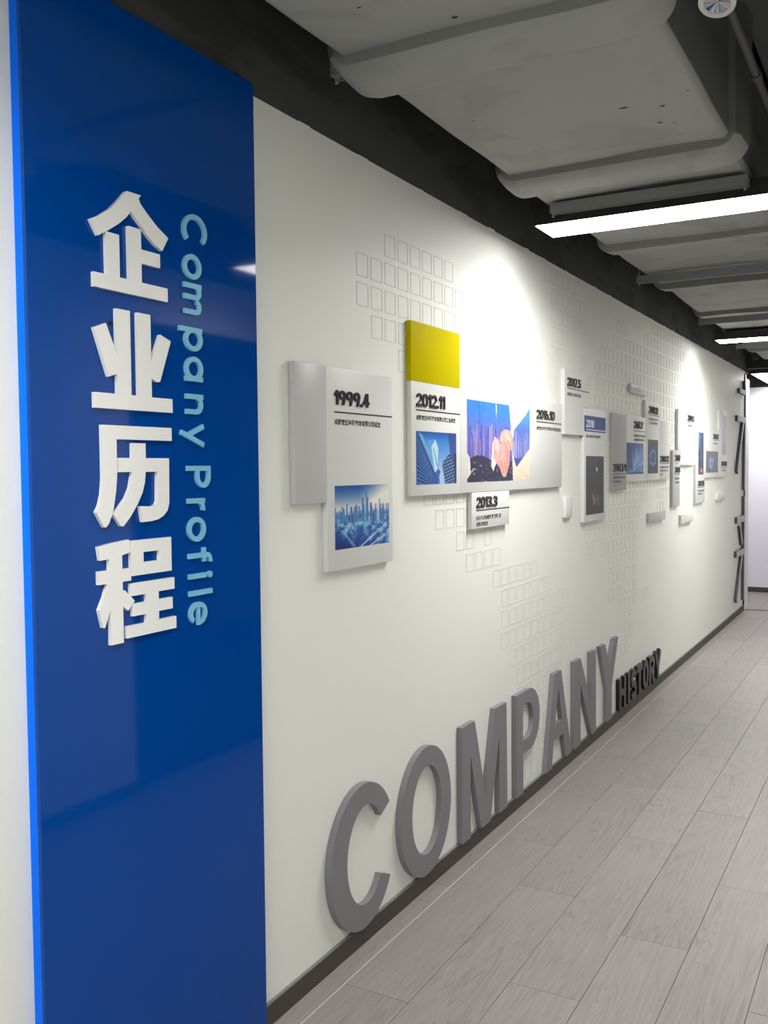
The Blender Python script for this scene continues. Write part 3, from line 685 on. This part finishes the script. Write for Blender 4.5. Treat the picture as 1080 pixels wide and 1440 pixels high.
b = board(4.99, 1.212, 'tall narrow white board with a blue 2018 band and a black night print')
slab(b, 'white_slab', 4.797, 5.190, 1.212, 1.806, M['board'], t=.0215)
bm = bx(.0215, .0219, 4.7985, 5.189, 1.686, 1.769); link('blue_band', bm, M['blue_ink'], b)['label'] = 'blue band behind the year 2018'
bm = bmesh.new()
for c, pol in figures('2018', 4.832, 1.708, .142, .040): prism(bm, [p for p in pol], .0219, .0223)
link('year_print', bm, M['white_ink'], b)['label'] = 'white printed year 2018'
rule(b, 4.832, 5.189, 1.696, .005, 'white_ink', .0219)
caption(b, ['荣获 成都市先进单位称号'], 4.83, 1.655, .0165, .264, .0215)
picture(b, pic_night, 4.828, 5.155, 1.248, 1.558, .0216, 'black print with a white spark and orange lights')

b = board(5.48, 1.362, 'mid grey narrow board with black date low on it, left of the blue skyline print')
slab(b, 'grey_slab', 5.340, 5.634, 1.362, 1.808, M['board_mid'], t=.022)
date(b, '2018.1-9', 5.343, 1.473, .284, .046, False, .022); rule(b, 5.338, 5.630, 1.4585, t=.022)
caption(b, ['成都宏远公司荣获四川省', '先进单位称号'], 5.343, 1.433, .0155, [.255, .160], .022, .0245)

b = board(5.86, 1.41, 'white board dated 2018.7 with a blue skyline print')
slab(b, 'white_slab', 5.6345, 6.100, 1.410, 1.810, M['board'])
date(b, '2018.7', 5.808, 1.735, .215, .045, False); rule(b, 5.808, 6.099, 1.720)
caption(b, ['成都宏远出租汽车公司', '党支部荣获先进称号'], 5.81, 1.684, .0165, [.288, .253], pitch=.0245)
picture(b, pic_blue_skyline, 5.640, 6.052, 1.455, 1.645, T, 'printed blue city')

b = board(6.3, 1.41, 'tall white board dated 2018.12 with a dark print of a blue ring')
slab(b, 'white_slab', 6.1005, 6.490, 1.410, 1.922, M['board'])
date(b, '2018.12', 6.184, 1.845, .252, .047, False); rule(b, 6.184, 6.482, 1.836)
caption(b, ['荣获成都市出租汽车', '行业文明公司称号'], 6.185, 1.801, .017, [.268, .250], pitch=.0245)
picture(b, pic_ring, 6.162, 6.446, 1.455, 1.675, T, 'dark print of a glowing blue ring')

b = board(6.65, 1.41, 'plain white board dated 2018.12 near its foot, right of the blue ring print')
slab(b, 'white_slab', 6.4905, 6.807, 1.410, 1.812, M['board'])
date(b, '2018.12', 6.507, 1.531, .260, .042, False); rule(b, 6.507, 6.802, 1.522)
caption(b, ['成都宏远出租汽车', '有限公司被评为', '先进'], 6.508, 1.488, .0155, [.270, .240, .080], pitch=.0235)

b = board(7.02, 1.21, 'narrow light grey upright board with two stacked years, beside the large plain white board')
slab(b, 'grey_slab', 6.908, 7.139, 1.209, 1.615, M['board_grey'])
date(b, '2019', 6.968, 1.538, .166, .045, False); date(b, '-', 7.03, 1.505, .02, .03, False); date(b, '2025', 6.969, 1.455, .166, .040, False); rule(b, 6.955, 7.136, 1.444)
caption(b, ['荣获市级', '先进称号'], 6.98, 1.405, .0165, [.134, .134], pitch=.03)

b = board(7.4, 1.51, 'large plain white board with only a small black date near its top right corner')
bm = prism(bmesh.new(), [[(7.141, 1.510), (7.697, 1.510), (7.697, 1.918), (7.066, 1.918), (7.066, 1.617), (7.141, 1.617)]], .0006, T)
link('white_slab', bm, M['board'], b)
date(b, '2019.5', 7.401, 1.844, .242, .045, False); rule(b, 7.401, 7.696, 1.838); caption(b, ['公司乔迁新址'], 7.413, 1.803, .0155, .193)

b = board(7.91, 1.205, 'tall white board with a narrow print of night lights and a date under it')
slab(b, 'white_slab', 7.727, 8.098, 1.2045, 1.810, M['board'])
picture(b, pic_lights, 7.828, 8.043, 1.431, 1.770, T, 'narrow print of night lights')
date(b, '2021.5', 7.817, 1.340, .257, .042, False); rule(b, 7.818, 8.095, 1.330); caption(b, ['荣获成都市交通', '先进称号'], 7.819, 1.295, .0155, [.260, .156], pitch=.0245)

b = board(8.43, 1.404, 'white board with a grey print of a glowing blue hand shape')
slab(b, 'white_slab', 8.0985, 8.756, 1.404, 1.814, M['board'])
date(b, '2020.7', 8.473, 1.731, .253, .045, False); rule(b, 8.474, 8.750, 1.7215); caption(b, ['荣获先进集体'], 8.475, 1.688, .0155, .199)
picture(b, pic_palm, 8.157, 8.710, 1.444, 1.625, T, 'grey print of a blue glowing hand')

b = board(8.95, 1.402, 'last white board of the row, with a pale violet strip print')
slab(b, 'white_slab', 8.757, 9.165, 1.402, 1.998, M['board'])
picture(b, pic_pale, 8.895, 9.130, 1.598, 1.955, T, 'pale violet strip print')
date(b, '2020.10', 8.870, 1.497, .285, .045, False); rule(b, 8.87, 9.150, 1.483); caption(b, ['公司战略升级'], 8.907, 1.453, .015, .225)

# small blank blocks fixed between the boards
def block(u0, u1, v0, v1, label, m='board', t=T):
    o = link('wall_block', bx(.0006, t, u0, u1, v0, v1, bev=.0018), M[m], None, 40, origin=(0, (u0 + u1) / 2, v0)); tag(o, label, 'block', 'small blank blocks on the wall')
block(4.509, 4.605, 1.250, 1.353, 'small blank white square block under the 2017.5 board')
block(5.740, 6.140, 1.949, 2.000, 'light grey flat block above the 2018.7 board, highest of the blank blocks', 'board_grey')
block(6.221, 6.675, 1.135, 1.196, 'light grey flat block below the blue ring print', 'board_grey')
block(7.200, 7.635, 1.072, 1.138, 'blank white flat block lowest on the wall, below the large plain board')
block(8.697, 9.088, 1.197, 1.263, 'blank white flat block below the last board, farthest of the blank blocks')

# raised grey characters at the far end of the wall
cg = 'grey raised characters at the end of the wall'
P1 = [rect(9.86, 10.26, 2.215, 2.262), rect(9.74, 10.26, 1.935, 1.99), [(10.12, 1.99), (10.19, 1.99), (9.80, 1.42), (9.73, 1.45)], rect(10.20, 10.26, 1.25, 1.99), rect(10.20, 10.26, 2.262, 2.36)]
P2 = [rect(9.76, 10.26, .935, .995), [(9.93, .90), (9.99, .90), (10.13, .72), (10.07, .70)], rect(9.73, 10.26, .60, .66), [(10.10, .66), (10.18, .66), (9.80, .15), (9.73, .18)], rect(10.20, 10.26, .13, 1.19)]
for pol, wh in ((P1, 'upper'), (P2, 'lower')):
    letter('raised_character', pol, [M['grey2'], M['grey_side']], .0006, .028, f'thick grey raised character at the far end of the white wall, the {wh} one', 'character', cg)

# ---------------------------------------------------------------- ceiling services
# air duct wrapped in cloth: sections, flange wraps
DX0, DX1, DZ0, DZ1 = .2315, .9825, 2.535, 2.97
ad = empty('air_duct', (.55, 2.0, DZ0), 'wide grey cloth-wrapped air duct running along the ceiling beside the wall', 'duct')
def upath(x0, x1, z0, z1, r, n=5):
    """left side down, across the bottom, right side up; with rounded corners; yields (point, outward normal)"""
    out = [((x0, z1), (-1, 0)), ((x0, (z0 + z1) / 2), (-1, 0))]
    for i in range(n + 1):
        a = math.pi + math.pi / 2 * i / n; out.append(((x0 + r + r * math.cos(a), z0 + r + r * math.sin(a)), (math.cos(a), math.sin(a))))
    for k in range(1, 16): out.append(((x0 + r + (x1 - x0 - 2 * r) * k / 16, z0), (0, -1)))
    for i in range(n + 1):
        a = 1.5 * math.pi + math.pi / 2 * i / n; out.append(((x1 - r + r * math.cos(a), z0 + r + r * math.sin(a)), (math.cos(a), math.sin(a))))
    out += [((x1, (z0 + z1) / 2), (1, 0)), ((x1, z1), (1, 0))]
    return out
def sweep(path, prof, amp, freq, seed, side_from=None):
    """prof: list of (y, outward offset); surface through all path points, wavy"""
    bm = bmesh.new(); grid = []
    for (y, d) in prof:
        row = []
        for (p, nn) in path:
            k = noise.noise(Vector((p[0] * freq, y * freq, p[1] * freq + seed))) * amp
            yy = y + noise.noise(Vector((p[0] * 2.5, seed * 3.1, p[1]))) * amp * 1.2
            row.append(bm.verts.new((p[0] + nn[0] * (d + k), yy, p[1] + nn[1] * (d + k))))
        grid.append(row)
    for a, b_ in zip(grid, grid[1:]):
        for i in range(len(a) - 1):
            f = bm.faces.new((a[i], a[i + 1], b_[i + 1], b_[i]))
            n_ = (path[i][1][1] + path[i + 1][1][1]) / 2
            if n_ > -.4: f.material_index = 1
    return bm
seams = [-.2, .94, 2.07, 3.18, 4.42, 5.51, 6.64, 7.81, 8.94, 9.9]
pth = upath(DX0, DX1, DZ0, DZ1, .022)
for i, (a, b_) in enumerate(zip(seams, seams[1:])):
    n = 12; prof = [(a + (b_ - a) * k / n, .002) for k in range(n + 1)]
    link('duct_section', sweep(pth, prof, .007, 2.2, i * 1.7), [M['cloth'], M['duct_side']], ad, 60)
pthw = upath(DX0 + .002, DX1 - .002, DZ0 + .002, DZ1, .03, 12)
for i, s in enumerate(seams[:-1]):
    far_ = i > 3
    prof = [(s - .006, .0), (s, .016), (s + .004, .028), (s + .012, .046), (s + .08, .054), (s + .14, .056), (s + .17, .046), (s + .195, .022), (s + .225, .004)] if not far_ else [(s - .006, .0), (s, .02), (s + .004, .034), (s + .04, .034), (s + .10, .030), (s + .16, .014), (s + .2, .0)]
    bm = sweep(pthw, prof, .012, 3.3, 20 + i * 2.3)
    bm.faces.ensure_lookup_table()
    for f in list(bm.faces)[:2 * (len(pthw) - 1)]: f.material_index = 2
    link('flange_wrap', bm, [M['cloth'], M['duct_side'], M['cloth_edge']], ad, 70)['label'] = 'bulging cloth wrap over a flange'
# small tears and scuffs in the cloth
for (x_, y_, r_) in ((0.763, 2.773, 0.008), (0.862, 2.812, 0.006), (0.825, 2.946, 0.007), (0.862, 2.968, 0.004), (0.347, 2.638, 0.005), (0.574, 2.021, 0.006), (0.409, 1.868, 0.005), (0.952, 2.723, 0.004)):
    i = max(k for k in range(len(seams) - 1) if seams[k] <= y_); bm = bmesh.new(); ring = []
    nn = 11
    for k in range(nn):
        a = 2 * math.pi * k / nn; q = r_ * (.35 + .9 * random.random()); xx, yy = x_ + q * math.cos(a) * 1.7, y_ + q * math.sin(a) * .7
        z_ = DZ0 - .0026 - noise.noise(Vector((xx * 2.2, yy * 2.2, DZ0 * 2.2 + i * 1.7))) * .007 - .0012
        ring.append(bm.verts.new((xx, yy, z_)))
    bm.faces.new(ring[::-1]); link('tear', bm, M['void'], ad)
# hanger bars under the duct
def hanger(y, label, x0=.135, x1=.985, zz=2.548, top=True):
    h = empty('hanger_bar', ((x0 + x1) / 2, y, zz), label, 'hanger', 'steel hanger bars under the duct')
    bm = bx(x0, x1, y - .019, y + .019, zz + .034, zz + .038); box(bm, x0, x1, y - .019, y - .015, zz, zz + .034); box(bm, x0, x1, y + .015, y + .019, zz, zz + .034)
    link('channel', bm, M['steel'], h)
    for xx in (x0 + .008, x1 - .012):
        bm = cyl(bmesh.new(), (xx, y, zz - .012), (xx, y, ZC if top else zz + .036), .005, seg=8)
        link('threaded_rod', bm, M['steel'], h)
        bm = cyl(bmesh.new(), (xx, y, zz + .004), (xx, y, zz + .016), .011, seg=6); link('nut', bm, M['steel'], h)
hanger(3.572, 'grey steel hanger bar just before the nearest lamp in view', x0=.268, x1=.99, zz=2.480, top=False)
hanger(5.17, 'grey steel hanger bar across the duct, first beyond the nearest lamp', x0=.20, x1=1.02, zz=2.484)
hanger(6.875, 'grey steel hanger bar close before the second lamp', x0=.20, x1=1.02, zz=2.484)
hanger(8.47, 'grey steel hanger bar beyond the second lamp', x0=.20, x1=1.02, zz=2.484)
hanger(2.12, 'grey steel hanger bar wrapped in cloth, only its bolted left end showing', x0=.185, x1=.97, zz=2.505, top=False)

# linear lamps across the corridor
def lamp(x0, x1, y0, y1, z0, label, power=1.0):
    z1 = z0 + .062
    l = empty('linear_lamp', ((x0 + x1) / 2, (y0 + y1) / 2, z0), label, 'lamp', 'black linear lamps under the ceiling')
    bm = bx(x0, x1, y0, y1, z0 + .012, z1); th = .004
    for q in ((x0, x1, y0, y0 + th), (x0, x1, y1 - th, y1), (x0, x0 + th, y0, y1), (x1 - th, x1, y0, y1)): box(bm, *q, z0 + .002, z0 + .0121)
    link('housing', bm, M['lamp_body'], l)
    link('diffuser', bx(x0 + th, x1 - th, y0 + th, y1 - th, z0, z0 + .0118), M['lamp'], l)['label'] = 'glowing white diffuser'
    along_x = (x1 - x0) > (y1 - y0)
    li = bpy.data.lights.new('added_area_light', 'AREA'); li.shape = 'RECTANGLE'; li.energy = LAMP_POWER * power; li.color = (1.0, .99, .965); li.spread = math.radians(160)  # added area light, kept short of the lamp ends to soften wall glare
    li.size, li.size_y = ((x1 - x0) - .34, .19) if along_x else (.19, (y1 - y0) - .34)
    lo = bpy.data.objects.new('added_area_light', li); COL.objects.link(lo); lo.parent = l; lo.location = (.06 if along_x else 0, 0, -.001)
    for k in (.12, .55) if along_x else (.12, .88):
        p = (x0 + (x1 - x0) * k, (y0 + y1) / 2) if along_x else ((x0 + x1) / 2, y0 + (y1 - y0) * k)
        link('suspension_rod', cyl(bmesh.new(), (*p, z1), (*p, DZ0 - .004 if along_x else ZC), .003, seg=6), M['lamp_body'], l)
lamp(.188, 1.365, 3.600, 3.818, 2.4513, 'black linear lamp nearest in view, glowing white under the duct')
lamp(.188, 1.365, 7.55, 7.775, 2.4513, 'black linear lamp second in view, farther along under the duct')
lamp(.03, .25, 10.56, 11.80, 2.455, 'glowing lamp running lengthwise past the end of the wall', .7)
lamp(.188, 1.365, .22, .44, 2.4513, 'black linear lamp over the photographer')
lamp(.188, 1.365, -2.9, -2.68, 2.4513, 'black linear lamp at the near end of the corridor')

# beam at the end of the corridor and the higher soffit right of the duct
tag(link('trim_4', bx(.0, XR, 10.42, 10.52, 2.50, 2.60), M['slab']), kind='structure')
tag(link('trim_5', bx(1.010, XR, YB, 11.9, 2.95, ZC), M['duct_side']), kind='structure')
# pipes right of the duct
pp = empty('sprinkler_pipe', (1.0815, 3.0, 2.6625), 'dark grey pipe running beside the duct at the right edge', 'pipe')
link('pipe', cyl(bmesh.new(), (1.0815, -1, 2.6625), (1.0815, 10.4, 2.6625), .0126, seg=20), M['pipe'], pp, 50)
for y in (3.04, 6.0, 9.0): link('coupling', cyl(bmesh.new(), (1.0815, y, 2.6625), (1.0815, y + .045, 2.6625), .0165, seg=20), M['pipe'], pp, 50)
for y in (1.2, 4.2, 7.2): link('pipe_hanger', cyl(bmesh.new(), (1.0815, y, 2.67), (1.0815, y, 2.95), .004, seg=8), M['pipe'], pp)
o = link('conduit', cyl(bmesh.new(), (1.19, -1, 2.91), (1.19, 10.4, 2.91), .03, seg=16), M['void'], None, 50, origin=(1.19, 4, 2.91)); tag(o, 'black conduit running behind the sprinkler pipe', 'conduit')
# round spotlight head
sx = Vector((1.120, 2.187, 2.5035)); dr_ = Vector((-.10, -.42, -.9)).normalized()
sl = empty('spotlight', sx, 'round white-rimmed spotlight at the top right corner, unlit', 'spotlight')
bm = cyl(bmesh.new(), sx - dr_ * .08, sx - dr_ * .001, .034, .0396, 28); link('body', bm, M['spot_white'], sl, 40)
bm = bmesh.new(); q = dr_.to_track_quat('Z', 'Y')
ro, ri = [], []
for r_, t_ in ((.0396, 0), (.0396, .004), (.029, .004), (.027, -.001)):
    ro.append([bm.verts.new(sx + q @ Vector((r_ * math.cos(2 * math.pi * k / 32), r_ * math.sin(2 * math.pi * k / 32), t_))) for k in range(32)])
for a, b_ in zip(ro, ro[1:]):
    for k in range(32): bm.faces.new((a[k], a[(k + 1) % 32], b_[(k + 1) % 32], b_[k]))
link('rim', bm, M['spot_white'], sl, 40)['label'] = 'white rim'
bm = bmesh.new(); c0 = bm.verts.new(sx + q @ Vector((0, 0, -.0004))); rr = [bm.verts.new(sx + q @ Vector((0.028 * math.cos(2 * math.pi * k / 28), 0.028 * math.sin(2 * math.pi * k / 28), .0008 if k % 2 else .003))) for k in range(28)]
for k in range(28): bm.faces.new((c0, rr[k], rr[(k + 1) % 28]))
link('reflector', bm, M['chrome'], sl)['label'] = 'faceted metal reflector'
link('arm', cyl(bmesh.new(), sx - dr_ * .06, (sx.x + .02, sx.y + .03, 2.95), .008, seg=10), M['lamp_body'], sl)
# black hoses and hanging rods by the far corner
for k, (x_, y_, z_, r_) in enumerate(((.06, 10.1, 2.62, .04), (.20, 10.15, 2.60, .04))):
    pts = [(x_, y_, ZC)] + [(x_, y_, z_ + .25 - .05 * i) for i in range(4)] + [(x_ + .02, y_ + .05, z_ + .05), (x_ + .04, y_ + .10, z_), (x_ + .05, y_ + .22, z_ - .01)]
    o = link('hose', tube(bmesh.new(), pts, r_), M['void'], None, 60, origin=(x_, y_, z_)); tag(o, 'black hose dropping from the ceiling at the far corner, ' + ('nearer the wall' if k == 0 else 'farther from the wall'), 'hose')
